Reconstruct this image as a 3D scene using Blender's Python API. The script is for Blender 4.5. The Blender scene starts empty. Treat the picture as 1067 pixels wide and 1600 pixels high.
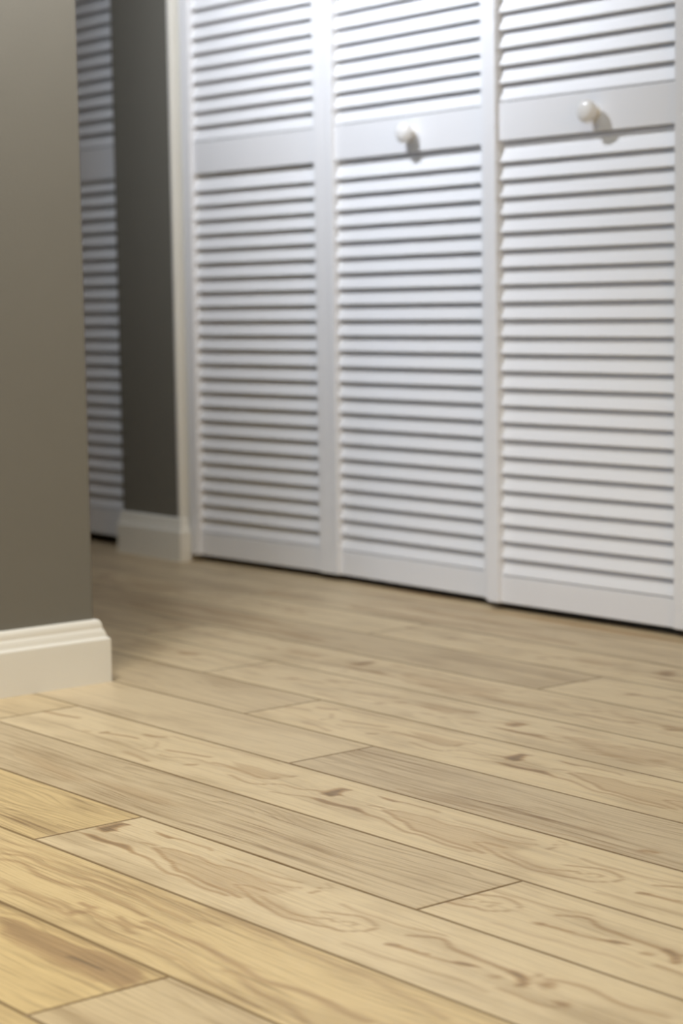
import bpy, bmesh, math, random
import numpy as np
from mathutils import Matrix, Vector

# ------------------------------------------------------------------ camera, light, exposure
S = bpy.context.scene
COL = S.collection
W = 0.127                       # one floor board width in metres (the unit most sizes below are given in)
PI = math.pi
TILT = math.radians(0.9)        # the boards and the near wall run 0.9 degrees off the closet wall

cam_d = bpy.data.cameras.new('camera')
cam = bpy.data.objects.new('camera', cam_d)
COL.objects.link(cam)
RX = Vector((0.6214950822988632, 0.7832744421004633, -0.015000367680071482))
DY = Vector((0.07205241220837906, -0.0762157568449223, -0.9944845943017466))
FZ = Vector((-0.7800976301548949, 0.6169864721051538, -0.10380453104731585))
m = Matrix.Identity(4)
for i in range(3):
    m[i][0], m[i][1], m[i][2] = RX[i], -DY[i], -FZ[i]
m[0][3], m[1][3], m[2][3] = 0.0, 0.0, 0.5142
cam.matrix_world = m
cam_d.sensor_fit = 'VERTICAL'
cam_d.sensor_height = 36.0
cam_d.sensor_width = 24.0
cam_d.lens = 3103.5 / 1600 * 36.0
cam_d.clip_start = 0.02
cam_d.dof.use_dof = True
cam_d.dof.focus_distance = 1.93
cam_d.dof.aperture_fstop = 5.6
S.camera = cam

S.view_settings.view_transform = 'Standard'
S.view_settings.look = 'None'
S.view_settings.gamma = 1.0
S.view_settings.use_curve_mapping = False
S.view_settings.exposure = 0.0

world = bpy.data.worlds.new('world')
S.world = world
world.use_nodes = True
world.node_tree.nodes['Background'].inputs[0].default_value = (0.9, 0.95, 1.0, 1)
world.node_tree.nodes['Background'].inputs[1].default_value = 0.0


def lamp(name, kind, loc, energy, color, target=None, **kw):
    d = bpy.data.lights.new(name, kind)
    d.energy = energy
    d.color = color
    for k, v in kw.items():
        setattr(d, k, v)
    o = bpy.data.objects.new(name, d)
    COL.objects.link(o)
    o.location = loc
    if target is not None:
        o.rotation_euler = (Vector(target) - Vector(loc)).to_track_quat('-Z', 'Y').to_euler()
    return o


# hallway spotlight aimed at the closet doors
lamp('hallway_spot', 'SPOT', (-2.67, 1.49, 1.62), 76.0, (0.86, 0.90, 1.0), target=(-2.76, 2.27, 1.24),
     spot_size=math.radians(109), spot_blend=1.0, shadow_soft_size=0.025)
# the room the camera stands in: ceiling lights, warm lamp light from the right, an added cool fill behind the camera (no window),
# and an unseen spot added to brighten the upper near wall
lamp('room_ceiling_light', 'AREA', (-0.7, 0.1, 2.40), 14.0, (1.0, 0.95, 0.50), target=(-0.71, 0.1, 0.0), shape='SQUARE', size=1.2)
lamp('room_side_light', 'AREA', (2.4, 0.4, 1.3), 23.0, (1.0, 0.60, 0.22), target=(-1.0, 0.4, 1.2), shape='SQUARE', size=1.5)
lamp('room_cool_fill', 'AREA', (0.3, -2.4, 1.3), 38.0, (0.28, 0.54, 1.0), target=(0.2, 1.0, 1.2), shape='SQUARE', size=1.5)
lamp('room_ceiling_spot', 'SPOT', (-1.60, 0.45, 2.40), 184.0, (1.0, 0.955, 0.91), target=(-1.62, 0.55, 0.0),
     spot_size=math.radians(100), spot_blend=0.45, shadow_soft_size=0.28)
lamp('near_wall_fill', 'SPOT', (-2.05, 1.33, 1.28), 13.0, (0.95, 0.95, 1.0), target=(-2.33, 1.34, 0.78),
     spot_size=math.radians(120), spot_blend=1.0, shadow_soft_size=0.04)


# ------------------------------------------------------------------ helpers
def tag(o, label=None, cat=None, group=None, kind=None):
    if label: o['label'] = label
    if cat: o['category'] = cat
    if group: o['group'] = group
    if kind: o['kind'] = kind
    return o


def link(name, me, mat=None, parent=None):
    o = bpy.data.objects.new(name, me)
    COL.objects.link(o)
    if mat: me.materials.append(mat)
    if parent: o.parent = parent
    return o


def bm_obj(name, bm, mat=None, parent=None, smooth=False):
    bmesh.ops.recalc_face_normals(bm, faces=bm.faces[:])
    me = bpy.data.meshes.new(name)
    bm.to_mesh(me)
    bm.free()
    if smooth:
        me.polygons.foreach_set('use_smooth', [True] * len(me.polygons))
    return link(name, me, mat, parent)


def add_box(bm, x0, x1, y0, y1, z0, z1, bevel=0.0, seg=2):
    r = bmesh.ops.create_cube(bm, size=1.0)
    vs = r['verts']
    for v in vs:
        v.co = Vector(((x0 + x1) / 2 + v.co.x * (x1 - x0), (y0 + y1) / 2 + v.co.y * (y1 - y0), (z0 + z1) / 2 + v.co.z * (z1 - z0)))
    if bevel > 0:
        es = {e for v in vs for e in v.link_edges}
        bmesh.ops.bevel(bm, geom=list(es), offset=bevel, segments=seg, affect='EDGES', profile=0.5)


def box_obj(name, x0, x1, y0, y1, z0, z1, mat, parent=None, bevel=0.0):
    bm = bmesh.new()
    add_box(bm, x0, x1, y0, y1, z0, z1, bevel)
    return bm_obj(name, bm, mat, parent)


def add_sweep(bm, profile, path, closed_ends=True):
    """profile: (out, up) points; path: list of (x, y, nx, ny, scale) stations, out is measured along (nx, ny)*scale."""
    rings = []
    for (x, y, nx, ny, k) in path:
        rings.append([bm.verts.new((x + nx * k * o, y + ny * k * o, u)) for o, u in profile])
    n = len(profile)
    for a, b in zip(rings[:-1], rings[1:]):
        for i in range(n):
            j = (i + 1) % n
            bm.faces.new((a[i], a[j], b[j], b[i]))
    bm.faces.new(rings[0])
    bm.faces.new(list(reversed(rings[-1])))


# ------------------------------------------------------------------ materials
class N:
    """small node graph helper"""
    def __init__(self, name):
        self.mat = bpy.data.materials.new(name)
        self.mat.use_nodes = True
        self.t = self.mat.node_tree
        self.p = self.t.nodes['Principled BSDF']

    def new(self, kind, **kw):
        n = self.t.nodes.new(kind)
        for k, v in kw.items():
            setattr(n, k, v)
        return n

    def put(self, sock, v):
        if isinstance(v, bpy.types.NodeSocket):
            self.t.links.new(v, sock)
        else:
            sock.default_value = v

    def math(self, op, a, b=0.0, c=0.0, clamp=False):
        n = self.new('ShaderNodeMath', operation=op, use_clamp=clamp)
        self.put(n.inputs[0], a); self.put(n.inputs[1], b); self.put(n.inputs[2], c)
        return n.outputs[0]

    def vec(self, x, y, z):
        n = self.new('ShaderNodeCombineXYZ')
        self.put(n.inputs[0], x); self.put(n.inputs[1], y); self.put(n.inputs[2], z)
        return n.outputs[0]

    def split(self, v):
        n = self.new('ShaderNodeSeparateXYZ')
        self.put(n.inputs[0], v)
        return n.outputs

    def noise(self, v, scale, detail=3.0, rough=0.5):
        n = self.new('ShaderNodeTexNoise')
        self.put(n.inputs['Vector'], v)
        n.inputs['Scale'].default_value = scale
        n.inputs['Detail'].default_value = detail
        n.inputs['Roughness'].default_value = rough
        return n.outputs[0]

    def ramp(self, v, a, b, c=0.0, d=1.0):
        n = self.new('ShaderNodeMapRange', interpolation_type='SMOOTHSTEP')
        self.put(n.inputs['Value'], v)
        n.inputs['From Min'].default_value = a; n.inputs['From Max'].default_value = b
        n.inputs['To Min'].default_value = c; n.inputs['To Max'].default_value = d
        return n.outputs[0]

    def mix(self, f, a, b):
        n = self.new('ShaderNodeMix', data_type='RGBA')
        self.put(n.inputs['Factor'], f)
        for s, v in ((n.inputs['A'], a), (n.inputs['B'], b)):
            pass
        cs = [s for s in n.inputs if s.type == 'RGBA']
        self.put(cs[0], a); self.put(cs[1], b)
        return [s for s in n.outputs if s.type == 'RGBA'][0]

    def attr(self, name):
        n = self.new('ShaderNodeAttribute', attribute_name=name)
        return n.outputs['Vector']

    def bump(self, h, strength, dist):
        n = self.new('ShaderNodeBump')
        n.inputs['Strength'].default_value = strength
        n.inputs['Distance'].default_value = dist
        self.put(n.inputs['Height'], h)
        self.t.links.new(n.outputs[0], self.p.inputs['Normal'])

    def coord(self):
        return self.new('ShaderNodeTexCoord').outputs['Object']


def paint(name, col, rough, var=0.04, scale=9.0, bump=0.15, bscale=240.0, dist=0.0006, spec=0.5):
    g = N(name)
    co = g.coord()
    f = g.noise(co, scale, 3.0)
    c = g.mix(f, (*[x * (1 - var) for x in col], 1), (*[min(1, x * (1 + var)) for x in col], 1))
    g.put(g.p.inputs['Base Color'], c)
    g.p.inputs['Roughness'].default_value = rough
    g.p.inputs['Specular IOR Level'].default_value = spec
    g.bump(g.noise(co, bscale, 2.0), bump, dist)
    return g.mat


M_DOOR = paint('white door paint', (0.80, 0.805, 0.81), 0.42, 0.015, 6.0, 0.08, 160.0)
M_TRIM = paint('white trim paint', (0.80, 0.785, 0.705), 0.35, 0.015, 6.0, 0.05, 120.0)
M_WALL = paint('greige wall paint', (0.172, 0.165, 0.138), 0.62, 0.03, 14.0, 0.35, 330.0, 0.0008, 0.3)
M_CEIL = paint('white ceiling paint', (0.78, 0.77, 0.74), 0.8, 0.02, 8.0, 0.2, 200.0)
M_ROOM = paint('light room wall paint', (0.55, 0.50, 0.42), 0.7, 0.02, 8.0, 0.2, 200.0)
M_DARK = paint('shaded closet interior', (0.05, 0.048, 0.045), 0.8, 0.02, 8.0, 0.2, 200.0)  # near-black colour puts the shade inside the closets into their walls
M_KNOB = paint('white enamel knob', (0.82, 0.81, 0.78), 0.22, 0.01, 6.0, 0.02, 120.0)


def floor_material():
    g = N('laminate boards')
    b = g.split(g.attr('board'))       # x along the board, y across (0..1), seed
    a = g.split(g.attr('grain'))       # y following the grain, mark darkness, tone
    e = g.split(g.attr('rim'))         # distance to the nearest board end, straight-grain strength, warmth
    x, y, seed = b[0], b[1], b[2]
    gy, mark, tone = a[0], a[1], a[2]
    n1 = g.noise(g.vec(g.math('MULTIPLY', x, 0.30), g.math('MULTIPLY', gy, 15.0), seed), 1.0, 3.0, 0.55)
    n2 = g.noise(g.vec(g.math('MULTIPLY', x, 1.1), g.math('MULTIPLY', gy, 46.0), seed), 1.0, 2.0, 0.6)
    n3 = g.noise(g.vec(g.math('MULTIPLY', x, 0.75), g.math('MULTIPLY', gy, 2.6), seed), 1.0, 3.0, 0.55)
    n4 = g.noise(g.vec(g.math('MULTIPLY', x, 9.0), g.math('MULTIPLY', gy, 60.0), seed), 1.0, 2.0, 0.6)
    lines = g.ramp(n1, 0.50, 0.72)
    fine = g.ramp(n2, 0.48, 0.74)
    t = g.math('MULTIPLY', lines, g.math('MULTIPLY_ADD', e[1], 0.40, 0.12))
    t = g.math('ADD', t, g.math('MULTIPLY', fine, g.math('MULTIPLY_ADD', e[1], 0.36, 0.10)))
    t = g.math('ADD', t, g.math('MULTIPLY', g.ramp(n3, 0.44, 0.74), 0.34))
    t = g.math('ADD', t, g.math('MULTIPLY', g.math('SUBTRACT', n4, 0.5), 0.18))
    # crisp late-wood lines: a saw-tooth across the grain, bent by a slow noise
    bend = g.noise(g.vec(g.math('MULTIPLY', x, 0.42), g.math('MULTIPLY', gy, 2.2), seed), 1.0, 2.0, 0.5)
    ring = g.math('FRACT', g.math('ADD', g.math('MULTIPLY', gy, 13.0), g.math('MULTIPLY', bend, 9.0)))
    ring = g.math('MULTIPLY', g.ramp(ring, 0.35, 0.94), g.ramp(ring, 0.94, 1.0, 1.0, 0.0))
    where = g.noise(g.vec(g.math('MULTIPLY', x, 0.55), g.math('MULTIPLY', gy, 3.4), g.math('ADD', seed, 9.1)), 1.0, 2.0, 0.5)
    ring = g.math('MULTIPLY', ring, g.ramp(where, 0.38, 0.66))
    t = g.math('ADD', t, g.math('MULTIPLY', ring, g.math('MULTIPLY_ADD', e[1], 0.42, -0.02)))
    m2 = g.math('MULTIPLY', mark, g.math('MULTIPLY_ADD', n2, 0.5, 0.75))
    m3 = g.ramp(m2, 0.42, 0.95)
    warm = g.mix(e[2], (0.71, 0.605, 0.43, 1), (0.72, 0.54, 0.25, 1))
    grey = g.mix(e[2], (0.56, 0.465, 0.325, 1), (0.63, 0.475, 0.24, 1))
    base = g.mix(tone, warm, grey)
    c = g.mix(g.math('MULTIPLY', g.ramp(m2, 0.0, 0.52), 0.92), base, (0.43, 0.285, 0.145, 1))
    c = g.mix(t, c, (0.28, 0.185, 0.092, 1))
    c = g.mix(m3, c, (0.21, 0.145, 0.080, 1))
    dy = g.math('MINIMUM', y, g.math('SUBTRACT', 1.0, y))
    d = g.math('MINIMUM', dy, e[0])
    gr = g.ramp(d, 0.006, 0.024, 1.0, 0.0)
    c = g.mix(g.math('MULTIPLY', gr, 0.85), c, (0.165, 0.10, 0.04, 1))
    g.put(g.p.inputs['Base Color'], c)
    g.put(g.p.inputs['Roughness'], g.math('MULTIPLY_ADD', n2, 0.16, 0.36))
    g.p.inputs['Specular IOR Level'].default_value = 0.45
    g.bump(g.math('MULTIPLY', t, -1.0), 0.25, 0.0006)
    return g.mat


M_FLOOR = floor_material()

# ------------------------------------------------------------------ floor boards
# printed figure of the boards: P = filled blotch, L = line; darkness, half width, points along/across the board in board widths
K = [
    ('P', 0.8, 0.02, [(0.026,0.544),(0.026,0.657),(0.024,0.784),(0.136,0.807),(0.117,0.7),(0.122,0.649),(0.234,0.63),(0.175,0.538),(0.066,0.531)]),
    ('P', 0.7, 0.03, [(0.075,0.373),(0.205,0.432),(0.494,0.421),(0.643,0.451),(0.833,0.371),(0.998,0.347),(0.753,0.361),(0.513,0.362),(0.287,0.357)]),
    ('L', 0.45, 0.022, [(0.817,0.353),(0.998,0.347),(1.422,0.269),(1.601,0.274),(1.958,0.226),(2.178,0.222)]),
    ('P', 0.7, 0.02, [(0.411,0.851),(0.597,0.833),(0.748,0.806),(0.674,0.78),(0.526,0.81)]),
    ('L', 0.4, 0.02, [(0.701,0.809),(0.921,0.834),(1.099,0.844),(1.194,0.818)]),
    ('L', 0.4, 0.02, [(0.633,0.573),(0.696,0.589),(0.768,0.587)]),
    ('P', 0.33, 0.05, [(0.827,0.547),(0.929,0.606),(1.076,0.638),(1.274,0.65),(1.44,0.681),(1.657,0.697),(1.847,0.688),(2.124,0.708),(2.416,0.709),(2.416,0.485),(2.291,0.303),(2.09,0.258),(1.908,0.262),(1.699,0.288),(1.432,0.352),(1.241,0.438),(1.094,0.453)]),
    ('L', 0.42, 0.02, [(0.827,0.547),(0.929,0.606),(1.076,0.638),(1.26,0.66),(1.459,0.628),(1.648,0.675),(1.877,0.649),(2.053,0.631),(2.21,0.642),(2.326,0.677),(2.371,0.727)]),
    ('L', 0.5, 0.025, [(0.842,0.537),(1.094,0.453),(1.241,0.438),(1.432,0.352),(1.536,0.346),(1.778,0.327),(2.019,0.293),(2.267,0.276)]),
    ('L', 0.35, 0.02, [(1.443,0.784),(1.631,0.791),(1.861,0.776),(2.163,0.775),(2.295,0.804)]),
    ('P', 0.28, 0.04, [(2.029,0.419),(2.086,0.482),(2.181,0.495),(2.338,0.488),(2.615,0.442),(3.005,0.408),(3.202,0.342),(3.111,0.281),(2.954,0.27),(2.758,0.26),(2.588,0.282),(2.451,0.304),(2.234,0.373)]),
    ('L', 0.5, 0.02, [(2.305,0.496),(2.181,0.495),(2.086,0.482),(2.035,0.414),(2.234,0.373),(2.451,0.304),(2.588,0.282),(2.758,0.26),(2.954,0.27),(3.111,0.281),(3.212,0.333)]),
    ('L', 0.42, 0.022, [(2.38,0.401),(2.521,0.36),(2.672,0.354),(2.856,0.347),(2.982,0.383),(3.075,0.445)]),
    ('L', 0.42, 0.022, [(2.896,0.496),(2.967,0.533),(3.037,0.569),(3.141,0.622),(3.285,0.595),(3.4,0.542),(3.425,0.45),(3.322,0.336),(3.223,0.325)]),
    ('L', 0.35, 0.02, [(3.126,0.42),(3.166,0.464),(3.219,0.502),(3.275,0.483),(3.239,0.403)]),
    ('L', 0.4, 0.018, [(2.526,0.718),(2.524,0.783),(2.443,0.876)]),
    ('L', 0.3, 0.018, [(2.416,0.938),(2.501,0.916),(2.56,0.845)]),
    ('L', 0.7, 0.03, [(3.727,0.398),(3.769,0.416)]),
    ('L', 0.5, 0.025, [(3.753,0.408),(3.899,0.42),(3.986,0.424),(4.027,0.452)]),
    ('L', 0.5, 0.025, [(3.686,0.602),(3.882,0.724),(4.043,0.655),(4.223,0.624),(4.33,0.606),(4.429,0.61),(4.623,0.597),(4.733,0.564)]),
    ('L', 0.75, 0.035, [(4.637,0.594),(4.733,0.564),(4.824,0.496),(4.838,0.462)]),
    ('P', 0.85, 0.03, [(4.234,0.463),(4.282,0.499),(4.373,0.511),(4.434,0.508),(4.357,0.457),(4.288,0.452)]),
    ('L', 0.35, 0.03, [(4.015,0.42),(4.136,0.445),(4.243,0.455)]),
    ('L', 0.45, 0.04, [(4.604,0.454),(4.633,0.469)]),
    ('P', 0.6, 0.06, [(4.88,0.559),(4.876,0.655),(4.943,0.679),(4.995,0.604),(4.961,0.532)]),
    ('L', 0.4, 0.03, [(4.794,0.58),(4.795,0.633),(4.756,0.693)]),
    ('P', 0.75, 0.04, [(5.141,0.456),(5.206,0.48),(5.255,0.472),(5.233,0.415)]),
    ('L', 0.4, 0.03, [(4.847,0.657),(4.927,0.712),(5.071,0.738),(5.252,0.727),(5.536,0.692),(5.76,0.712)]),
    ('L', 0.35, 0.03, [(4.789,0.34),(4.903,0.335),(5.095,0.34),(5.24,0.392),(5.262,0.449)]),
    ('L', 0.3, 0.025, [(2.861,0.714),(3.212,0.679),(3.567,0.707),(3.851,0.786)]),
    ('L', 0.25, 0.03, [(3.523,0.171),(3.892,0.209),(4.326,0.247),(4.779,0.246)]),
    ('L', 0.6, 0.03, [(-4.474,0.596),(-4.233,0.622),(-3.988,0.657)]),
    ('L', 0.65, 0.035, [(-3.226,0.472),(-3.229,0.532)]),
    ('L', 0.5, 0.025, [(-3.234,0.506),(-3.011,0.536),(-2.787,0.57)]),
    ('L', 0.4, 0.03, [(-3.412,0.401),(-3.373,0.421)]),
    ('L', 0.5, 0.035, [(-2.874,0.722),(-2.744,0.737),(-2.654,0.792)]),
    ('L', 0.35, 0.025, [(-2.515,0.618),(-2.35,0.479),(-2.371,0.379)]),
    ('L', 0.35, 0.03, [(-2.403,0.19),(-2.202,0.176),(-1.929,0.133)]),
    ('L', 0.5, 0.025, [(-2.198,0.525),(-1.946,0.564),(-1.679,0.624)]),
    ('L', 0.5, 0.035, [(-1.569,0.301),(-1.522,0.351)]),
    ('L', 0.35, 0.02, [(-2.093,0.369),(-1.918,0.368),(-1.704,0.486),(-1.421,0.46),(-1.196,0.521),(-0.926,0.496),(-0.774,0.521)]),
    ('P', 0.38, 0.03, [(-1.425,0.674),(-1.042,0.723),(-0.819,0.715),(-0.573,0.736),(-0.604,0.635),(-0.643,0.525),(-0.793,0.5),(-1.06,0.526)]),
    ('L', 0.5, 0.02, [(-1.481,0.504),(-1.236,0.55),(-0.964,0.524),(-0.793,0.5),(-0.643,0.525),(-0.604,0.635),(-0.573,0.736)]),
    ('L', 0.42, 0.02, [(-1.009,0.371),(-0.745,0.313),(-0.57,0.333),(-0.422,0.46),(-0.187,0.483),(-0.061,0.554),(0.08,0.578)]),
    ('L', 0.35, 0.018, [(-0.3,0.231),(-0.121,0.296),(0.108,0.386),(0.263,0.397),(0.473,0.408)]),
    ('P', 0.7, 0.02, [(0.071,0.504),(0.112,0.58),(0.014,0.701),(0.088,0.683),(0.097,0.758),(0.168,0.672),(0.213,0.594),(0.21,0.528),(0.117,0.522)]),
    ('L', 0.3, 0.02, [(-2.654,0.873),(-2.138,0.901),(-1.491,0.938),(-1.031,0.95)]),
    ('L', 0.25, 0.02, [(-4.173,0.328),(-3.522,0.369),(-2.784,0.331),(-1.84,0.266)]),
]
L_PRINT = [
    ('L', 0.55, 0.045, [(-11.27,0.22),(-11.259,0.273),(-11.224,0.302)]),
    ('L', 0.5, 0.03, [(-11.43,0.385),(-11.351,0.386),(-11.251,0.41)]),
    ('P', 0.6, 0.04, [(-10.766,0.325),(-10.686,0.333),(-10.588,0.323),(-10.636,0.29)]),
    ('L', 0.4, 0.03, [(-11.277,0.36),(-11.067,0.319),(-10.849,0.355),(-10.703,0.335)]),
    ('L', 0.4, 0.035, [(-10.974,0.421),(-10.777,0.393),(-10.638,0.427)]),
    ('L', 0.4, 0.03, [(-12.042,0.223),(-11.803,0.237),(-11.507,0.213),(-11.314,0.171),(-11.227,0.203)]),
    ('P', 0.35, 0.07, [(-10.65,0.434),(-10.3,0.372),(-9.999,0.311),(-9.793,0.287),(-9.598,0.292),(-9.694,0.256),(-9.958,0.248),(-10.293,0.284)]),
    ('L', 0.42, 0.04, [(-10.769,0.504),(-10.462,0.483),(-10.089,0.473),(-9.703,0.442),(-9.309,0.392),(-8.898,0.434),(-8.612,0.404),(-8.381,0.431)]),
    ('L', 0.35, 0.04, [(-9.646,0.327),(-9.518,0.33),(-9.155,0.228),(-8.801,0.192),(-8.599,0.14)]),
    ('L', 0.38, 0.035, [(-12.768,0.533),(-12.49,0.588),(-12.123,0.531),(-11.777,0.584),(-11.367,0.587),(-10.886,0.582)]),
    ('L', 0.38, 0.03, [(-12.906,0.612),(-12.669,0.693),(-12.215,0.693),(-11.779,0.744),(-11.218,0.751),(-10.569,0.726)]),
    ('L', 0.3, 0.03, [(-13.032,0.684),(-12.604,0.764),(-12.224,0.806),(-11.66,0.829),(-11.013,0.824),(-10.378,0.796)]),
    ('L', 0.35, 0.035, [(-12.284,0.258),(-12.012,0.257),(-11.773,0.271),(-11.541,0.284),(-11.307,0.242)]),
    ('L', 0.3, 0.03, [(-12.076,0.14),(-11.794,0.181),(-11.353,0.17),(-10.859,0.162),(-10.403,0.161),(-10.011,0.189)]),
    ('L', 0.3, 0.03, [(-10.998,0.25),(-10.6,0.193),(-10.313,0.223),(-9.878,0.193),(-9.443,0.123),(-8.983,0.066)]),
    ('L', 0.25, 0.03, [(-13.241,0.802),(-12.867,0.864),(-12.445,0.887),(-11.967,0.918),(-11.309,0.918),(-10.597,0.902),(-9.91,0.863)]),
    ('L', 0.3, 0.04, [(-10.713,0.985),(-9.993,0.926),(-9.297,0.895),(-8.643,0.851),(-8.129,0.791)]),
]
M_PRINT = [
    ('P', 0.55, 0.06, [(-11.454,0.786),(-11.238,0.841),(-10.912,0.864),(-10.615,0.888),(-10.374,0.912),(-10.13,0.911),(-9.834,0.855),(-9.781,0.66),(-10.029,0.637),(-10.363,0.615),(-10.623,0.634),(-10.913,0.651),(-11.213,0.649)]),
    ('L', 0.85, 0.04, [(-10.488,0.748),(-10.335,0.737),(-10.233,0.743),(-10.158,0.755)]),
    ('L', 0.5, 0.03, [(-11.503,0.814),(-11.25,0.848),(-10.912,0.864),(-10.615,0.888),(-10.374,0.912),(-10.13,0.911),(-9.938,0.878)]),
    ('L', 0.35, 0.03, [(-11.189,0.636),(-10.879,0.631),(-10.591,0.615),(-10.332,0.597),(-10.0,0.618)]),
    ('L', 0.3, 0.03, [(-11.616,0.879),(-11.375,0.936),(-10.982,0.945),(-10.568,0.978),(-10.199,0.979)]),
]
Y_PRINT = [
    ('L', 0.6, 0.03, [(-9.731,0.193),(-9.693,0.235),(-9.618,0.241)]),
    ('P', 0.35, 0.08, [(-9.753,0.092),(-9.776,0.221),(-9.696,0.308),(-9.584,0.252),(-9.617,0.115)]),
    ('P', 0.3, 0.12, [(-10.618,0.272),(-10.425,0.427),(-10.114,0.38),(-10.245,0.237)]),
    ('L', 0.35, 0.02, [(-12.377,0.088),(-11.917,0.107),(-11.275,0.075),(-10.638,0.082),(-9.903,0.082)]),
    ('L', 0.3, 0.02, [(-12.288,0.152),(-11.815,0.155),(-11.22,0.164),(-10.685,0.199)]),
]
S_PRINT = [
    ('P', 0.38, 0.12, [(-16.007,0.51),(-15.564,0.521),(-14.946,0.448),(-14.323,0.354),(-14.552,0.174),(-15.161,0.217)]),
    ('P', 0.35, 0.12, [(-14.462,0.442),(-14.018,0.481),(-13.391,0.512),(-13.039,0.459),(-13.411,0.271),(-13.996,0.274)]),
    ('P', 0.22, 0.12, [(-12.898,0.613),(-12.17,0.582),(-11.262,0.49),(-10.5,0.34),(-10.998,0.276),(-11.87,0.354)]),
]


# long dusky streaks of the greyer boards
FAR_PRINT = [
    ('P', 0.55, 0.14, [(-3.6, .30), (-2.2, .42), (-0.6, .38), (0.5, .28), (-0.4, .20), (-2.0, .22)]),
    ('P', 0.45, 0.16, [(0.8, .70), (2.0, .82), (3.8, .78), (4.4, .66), (2.6, .60)]),
    ('P', 0.50, 0.12, [(-6.5, .68), (-5.0, .80), (-3.4, .76), (-4.6, .62)]),
    ('L', 0.55, 0.05, [(1.2, .30), (2.6, .26), (4.2, .32), (5.4, .30)]),
    ('L', 0.50, 0.05, [(-5.8, .24), (-4.6, .20), (-3.2, .26)]),
]


def spline(pts, n=6):
    p = [np.array(q) for q in pts]
    if len(p) < 3: return p
    e = [2 * p[0] - p[1]] + p + [2 * p[-1] - p[-2]]
    out = []
    for i in range(1, len(e) - 2):
        for k in range(n):
            t = k / n
            out.append(0.5 * (2 * e[i] + (e[i + 1] - e[i - 1]) * t + (2 * e[i - 1] - 5 * e[i] + 4 * e[i + 1] - e[i + 2]) * t * t
                              + (3 * e[i] - e[i - 1] - 3 * e[i + 1] + e[i + 2]) * t ** 3))
    out.append(p[-1])
    return out


def seg_dist(X, Y, a, b):
    d = b - a
    L = max(1e-9, d @ d)
    t = np.clip(((X - a[0]) * d[0] + (Y - a[1]) * d[1]) / L, 0, 1)
    return np.hypot(X - a[0] - t * d[0], Y - a[1] - t * d[1])


def marks(prints, X, Y):
    """darkness of the printed figure at board coordinates X, Y"""
    out = np.zeros_like(X)
    # the figure wanders a little like grown wood
    Yw = Y + 0.012 * np.sin(X * 5.1) + 0.008 * np.sin(X * 13.0 + Y * 9)
    for kind, val, hw, pts in prints:
        q = spline(pts) if kind == 'L' else [np.array(z) for z in pts] + [np.array(pts[0])]
        xs = [z[0] for z in q]; ys = [z[1] for z in q]
        pad = 0.12 + hw * 2
        sel = (X > min(xs) - pad) & (X < max(xs) + pad) & (Yw > min(ys) - pad) & (Yw < max(ys) + pad)
        if not sel.any(): continue
        x, y = X[sel], Yw[sel]
        D = np.full(x.shape, 9.0)
        for s, (a, b) in enumerate(zip(q[:-1], q[1:])):
            D = np.minimum(D, seg_dist(x, y, a, b))
        if kind == 'L':
            v = val * np.exp(-(D / hw) ** 2)
        else:
            ins = np.zeros(x.shape, bool)
            for a, b in zip(q[:-1], q[1:]):
                c = ((a[1] > y) != (b[1] > y)) & (x < (b[0] - a[0]) * (y - a[1]) / (b[1] - a[1] + 1e-12) + a[0])
                ins ^= c
            sd = np.where(ins, D, -D)
            u = np.clip(sd / hw * 0.5 + 0.5, 0, 1)
            v = (val * 0.68 if val < 0.4 else val) * u * u * (3 - 2 * u)
        out[sel] = np.maximum(out[sel], v)
    return np.clip(out, 0, 1)


rng = random.Random(4)
FV, FF, FB, FG, FR = [], [], [], [], []
fcount = 0


def board(u0, u1, base, seed, tone, straight, warmth, prints=None, origin=0.0, du=0.05, dv=0.02):
    """one board from u0 to u1 (board widths) with its near edge at base"""
    global fcount
    g = 0.012
    nx = max(2, int(round((u1 - u0) / du)))
    ny = int(round(1 / dv))
    xs = np.unique(np.r_[u0, u0 + g, np.linspace(u0 + 2 * g, u1 - 2 * g, nx), u1 - g, u1])
    ys = np.unique(np.r_[0, g, np.linspace(2 * g, 1 - 2 * g, ny), 1 - g, 1])
    X, Y = np.meshgrid(xs, ys, indexing='ij')
    D = np.minimum(np.minimum(X - u0, u1 - X), np.minimum(Y, 1 - Y))
    Z = np.where(D < 1e-6, -0.0011, 0.0)
    FV.append(np.stack([X * W, (Y + base) * W, Z], -1).reshape(-1, 3))
    mk = marks(prints, X - origin, Y) if prints else np.zeros_like(X)
    sx = X + seed * 3.7
    gy = Y + 0.05 * np.sin(sx * 0.55) * np.sin(PI * Y) + 0.02 * np.sin(sx * 1.9 + Y * 4)
    FB.append(np.stack([X - origin + seed * 31, Y, np.full_like(X, seed * 5.3)], -1).reshape(-1, 3))
    FG.append(np.stack([gy, mk, np.full_like(X, tone)], -1).reshape(-1, 3))
    FR.append(np.stack([np.minimum(X - u0, u1 - X), np.full_like(X, straight), np.full_like(X, warmth)], -1).reshape(-1, 3))
    a, b = X.shape
    idx = (np.arange(a)[:, None] * b + np.arange(b)[None]) + fcount
    FF.append(np.stack([idx[:-1, :-1], idx[1:, :-1], idx[1:, 1:], idx[:-1, 1:]], -1).reshape(-1, 4))
    fcount += a * b


LEN = 9.6
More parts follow.
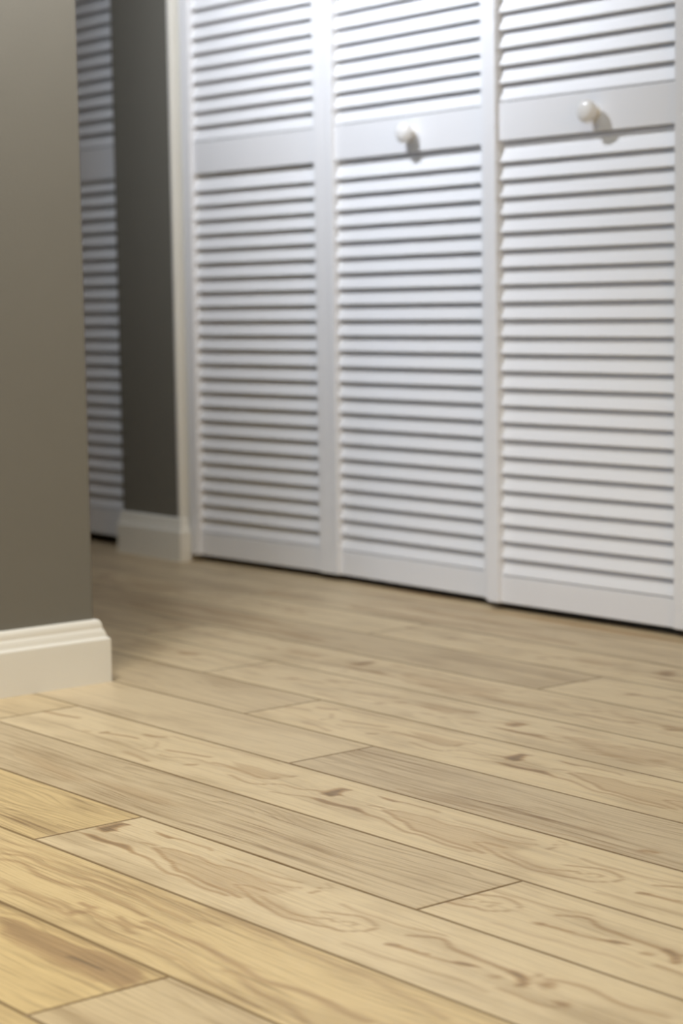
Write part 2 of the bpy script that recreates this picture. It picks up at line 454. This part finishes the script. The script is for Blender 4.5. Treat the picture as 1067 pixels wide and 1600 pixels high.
# rows of boards seen close up; base = distance of the near edge of the row
board(-20, -9.0, 4.576, 1, 0.35, 0.8, 0.9)
board(-9.0, 0.6, 4.576, 2, 0.5, 0.6, 0.5)
board(-19.37, -9.77, 5.576, 3, 0.35, 0.9, 0.9, M_PRINT)
board(-9.77, -0.17, 5.576, 4, 0.55, 0.6, 0.45)
board(-20.2, -15.3, 6.576, 5, 0.3, 0.7, 0.9)
board(-15.3, -5.7, 6.576, 6, 0.30, 0.65, 0.75, L_PRINT)
board(-5.7, 3.9, 6.576, 7, 0.4, 0.6, 0.5)
board(-22.67, -13.07, 7.576, 8, 0.35, 0.95, 0.85)
board(-13.07, -3.47, 7.576, 9, 0.05, 0.22, 0.35, K, -13.07)
board(-19.37, -9.77, 8.576, 10, 0.75, 1.0, 0.35, S_PRINT)
board(-9.77, -0.17, 8.576, 11, 0.05, 0.22, 0.35, K, -12.747)
board(-26.85, -17.25, 9.576, 12, 0.5, 0.6, 0.5)
board(-17.25, -7.65, 9.576, 13, 0.05, 0.22, 0.35, K, -12.75)
board(-7.65, 2.0, 9.576, 14, 0.6, 0.8, 0.3)
board(-23.35, -13.75, 10.576, 15, 0.40, 0.35, 0.3)
board(-13.75, -4.15, 10.576, 16, 0.85, 0.85, 0.25, Y_PRINT)
board(-25.37, -15.77, 11.576, 17, 0.6, 0.5, 0.3)
board(-15.77, -6.17, 11.576, 18, 0.05, 0.22, 0.35, K, -12.63)
# rows further off (out of focus) and behind the camera: coarser
for k in range(-24, 25):
    base = 12.576 + k
    if 4.0 < base < 12.5: continue
    off = {0: -17.9, 1: -20.6, 2: -14.64, 3: -18.6, 4: -22.4}.get(k, -12 - rng.random() * LEN)
    u = off
    cuts = [off]
    while cuts[0] > -44: cuts.insert(0, cuts[0] - LEN)
    while cuts[-1] < 20: cuts.append(cuts[-1] + LEN)
    for i, (c0, c1) in enumerate(zip(cuts[:-1], cuts[1:])):
        near = 12 < base < 19 and -31 < c1 and c0 < -8
        q = rng.random()
        pr = K if q < 0.35 else FAR_PRINT
        shift = c0 + rng.uniform(2, 5) if q < 0.35 else rng.uniform(-27, -9)
        board(c0, c1, base, 20 + rng.randint(0, 400) * 0.25, 0.1 if q < 0.35 else rng.uniform(0.5, 1.0), 0.4 if q < 0.35 else rng.uniform(0.5, 1.0),
              0.3, pr, shift, 0.12 if near else 4.0, 0.05 if near else 0.25)

fv = np.concatenate(FV); ff = np.concatenate(FF)
me = bpy.data.meshes.new('floor')
me.vertices.add(len(fv)); me.vertices.foreach_set('co', fv.astype(np.float32).ravel())
me.loops.add(ff.size); me.loops.foreach_set('vertex_index', ff.astype(np.int32).ravel())
me.polygons.add(len(ff)); me.polygons.foreach_set('loop_start', np.arange(0, ff.size, 4, dtype=np.int32))
me.update(calc_edges=True)
for nm, arr in (('board', FB), ('grain', FG), ('rim', FR)):
    at = me.attributes.new(nm, 'FLOAT_VECTOR', 'POINT')
    at.data.foreach_set('vector', np.concatenate(arr).astype(np.float32).ravel())
floor = link('floor', me, M_FLOOR)
floor.rotation_euler = (0, 0, TILT)
tag(floor, kind='structure')

# ------------------------------------------------------------------ room shell
H = 2.45
DW = 17.62                    # closet wall face (board widths from the camera)
DB = 18.45                    # back of the closet wall


def struct(name, x0, x1, y0, y1, z0, z1, mat, bevel=0.0):
    return tag(box_obj(name, x0 * W, x1 * W, y0 * W, y1 * W, z0, z1, mat, None, bevel), kind='structure')


HEAD = 16.25 * W
struct('wall_back', -28.15, -26.48, DW, DB, 0, H, M_WALL)
struct('wall_back_header', -26.48, -11.85, DW, DB, HEAD, H, M_WALL)
struct('wall_back_header_far', -31.95, -28.15, DW, DB, HEAD, H, M_WALL)
struct('wall_back_far', -36, -31.95, DW, DB, 0, H, M_WALL)
struct('wall_back_right', -11.85, 20, DW, DB, 0, H, M_WALL)
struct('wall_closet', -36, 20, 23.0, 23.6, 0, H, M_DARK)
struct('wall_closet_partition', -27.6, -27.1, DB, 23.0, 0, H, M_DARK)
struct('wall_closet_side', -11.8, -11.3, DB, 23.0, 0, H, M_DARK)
struct('wall_hall_end', -36.6, -36, 8, 23.6, 0, H, M_WALL)
struct('ceiling', -36.6, 20.6, -20.6, 23.6, H, H + 0.05, M_CEIL)
struct('wall_right', 20, 20.6, -20.6, 23.6, 0, H, M_ROOM)
struct('wall_rear', -30, 20.6, -20.6, -20, 0, H, M_ROOM)

# near wall block: its visible face runs straight away from the camera and ends at an outside corner
BU, BV = -18.27, 11.42
bm = bmesh.new()
add_box(bm, -35 * W, BU * W, -20 * W, BV * W, 0, H)
vert_edges = [e for e in bm.edges if abs(e.verts[0].co.x - BU * W) < 1e-5 and abs(e.verts[1].co.x - BU * W) < 1e-5
              and abs(e.verts[0].co.y - BV * W) < 1e-5 and abs(e.verts[1].co.y - BV * W) < 1e-5]
bmesh.ops.bevel(bm, geom=vert_edges, offset=0.003, segments=3, affect='EDGES', profile=0.5)
block = tag(bm_obj('wall_left', bm, M_WALL), kind='structure')
block.rotation_euler = (0, 0, TILT)

# baseboard profile: flat board, small step, cove and rounded top
T = 0.13
PROFILE = [(0, 0), (T, 0), (T, .468), (T - .006, .482), (T - .018, .490), (T - .030, .500), (T - .036, .520), (T - .042, .548),
           (T - .054, .575), (T - .066, .590), (T - .066, .604), (T - .068, .634), (T - .076, .660), (T - .090, .678), (T - .108, .686), (0, .688)]
PROFILE = [(o * W, u * W) for o, u in PROFILE]


def baseboard(name, path, tilt=0.0):
    bm = bmesh.new()
    add_sweep(bm, PROFILE, path)
    o = tag(bm_obj(name, bm, M_TRIM), kind='structure')
    o.rotation_euler = (0, 0, tilt)
    return o


R2 = math.sqrt(2)
baseboard('baseboard_left', [(BU * W, -20 * W, 1, 0, 1), (BU * W, BV * W, .70711, .70711, R2), (-35 * W, BV * W, 0, 1, 1)], TILT)
baseboard('baseboard_back', [(-28.15 * W, DW * W, 0, -1, 1), (-26.40 * W, DW * W, .70711, -.70711, R2), (-26.40 * W, (DW + .08) * W, 1, 0, 1)])
baseboard('baseboard_right', [(-11.7 * W, DW * W, 0, -1, 1), (20 * W, DW * W, 0, -1, 1)])
# white jamb boards lining the closet openings
struct('trim_1', -26.48, -26.40, DW - .02, DB, 0, HEAD, M_TRIM, 0.0015)
struct('trim_2', -11.93, -11.85, DW - .02, DB, 0, HEAD, M_TRIM, 0.0015)
struct('trim_3', -26.40, -11.93, DW - .02, DB, HEAD - .08 * W, HEAD, M_TRIM, 0.0015)
struct('trim_4', -28.17, -28.15, DW + .02, DB, 0, HEAD, M_TRIM)

# ------------------------------------------------------------------ louvered closet doors
PITCH = .2235
PHI = math.radians(23)


def add_slats(bm, x0, x1, z0, count, yf):
    L, th = .285, .034
    t = (math.sin(PHI), math.cos(PHI)); n = (-math.cos(PHI), math.sin(PHI))
    r = th * .28
    for i in range(count):
        z = z0 + i * PITCH + .020
        P = lambda s, o: (yf + s * t[0] + o * n[0] + th * math.cos(PHI) * 0, z + s * t[1] + o * n[1])
        prof = [P(r * .0, -r), P(r * .3, -r * .3), P(r, 0), P(L - r, 0), P(L - r * .3, -r * .3), P(L, -r), P(L, -th + r), P(L - r, -th), P(r, -th), P(0, -th + r)]
        rings = [[bm.verts.new((x * W, y * W, zz * W)) for y, zz in prof] for x in (x0, x1)]
        k = len(prof)
        for a in range(k):
            b = (a + 1) % k
            bm.faces.new((rings[0][a], rings[0][b], rings[1][b], rings[1][a]))
        bm.faces.new(rings[0]); bm.faces.new(list(reversed(rings[1])))


def lathe(name, prof, mat, parent, seg=28):
    """prof: (radius, distance out from the door) pairs, axis along -y"""
    bm = bmesh.new()
    rings = []
    for r, o in prof:
        rings.append([bm.verts.new((r * math.cos(2 * PI * k / seg), -o, r * math.sin(2 * PI * k / seg))) for k in range(seg)])
    for a, b in zip(rings[:-1], rings[1:]):
        for k in range(seg):
            j = (k + 1) % seg
            bm.faces.new((a[k], a[j], b[j], b[k]))
    bm.faces.new(rings[0]); bm.faces.new(list(reversed(rings[-1])))
    return bm_obj(name, bm, mat, parent, smooth=True)


def door(label, left, right, opening, floor_gap=.106, z=(.461, 6.113, 6.602), knob=None):
    """left/right: (s, d) of the front corners of the leaf; opening: louver opening inset from left and right edge"""
    (s0, d0), (s1, d1) = left, right
    wd = math.hypot(s1 - s0, d1 - d0)
    root = bpy.data.objects.new('wardrobe_door', None)
    COL.objects.link(root)
    root.location = (s0 * W, d0 * W, floor_gap * W)
    root.rotation_euler = (0, 0, math.atan2(d1 - d0, s1 - s0))
    root.empty_display_size = 0.05
    tag(root, label, 'closet door')
    a, b = opening
    g = floor_gap
    zb, zm0, zm1 = (q - g for q in z)
    n_low = round((z[1] - z[0]) / PITCH)
    n_up = 40
    zt0 = zm1 + n_up * PITCH + .06
    zt1 = zt0 + .5
    st, rec, rb = .23, .06, .19
    box_obj('stile', 0, a * W, 0, st * W, 0, zt1 * W, M_DOOR, root, 0.0016)
    box_obj('stile', (wd - b) * W, wd * W, 0, st * W, 0, zt1 * W, M_DOOR, root, 0.0016)
    x0, x1 = a - .01, wd - b + .01
    for q0, q1 in ((0, zb), (zm0, zm1), (zt0, zt1)):
        box_obj('rail', x0 * W, x1 * W, rec * W, rb * W, q0 * W, q1 * W, M_DOOR, root, 0.0012)
    for q, n in ((zb, n_low), (zm1, n_up)):
        bm = bmesh.new()
        add_slats(bm, x0, x1, q, n, rec + .004)
        bm_obj('louver_slats', bm, M_DOOR, root)
    if knob is not None:
        k = lathe('knob', [(.0085, -.002), (.0095, .000), (.0095, .0025), (.0065, .004), (.0060, .0075), (.0085, .0100), (.0135, .0125),
                           (.0172, .0165), (.0182, .0205), (.0174, .0245), (.0140, .0280), (.0080, .0300), (.0010, .0306)], M_KNOB, root)
        k.location = ((knob[0] - s0) * W, rec * W, (knob[1] - g) * W)
        k['label'] = 'round white knob'
    return root


J12 = (-22.92, 17.88)
door('white louvered closet door without a knob, hung beside the dark wall strip', (-26.31, 17.72), J12, (.21, .215))
door('white louvered closet door with a knob, hinged to the knobless door near the dark wall', J12, (-19.295, 17.84), (.215, .215), knob=(-20.96, 6.37))
door('white louvered closet door standing slightly forward, the right one of the two with a knob', (-19.275, 17.68), (-15.86, 17.78), (.215, .215), knob=(-17.37, 6.35))
door('white louvered closet door without a knob, at the right end of the closet', (-15.83, 17.78), (-12.02, 17.70), (.215, .215))
door('louvered closet door of the far closet, half hidden behind the near wall corner', (-31.9, 17.86), (-28.22, 17.86), (.215, .215), .17, (.62, 6.20, 6.74))
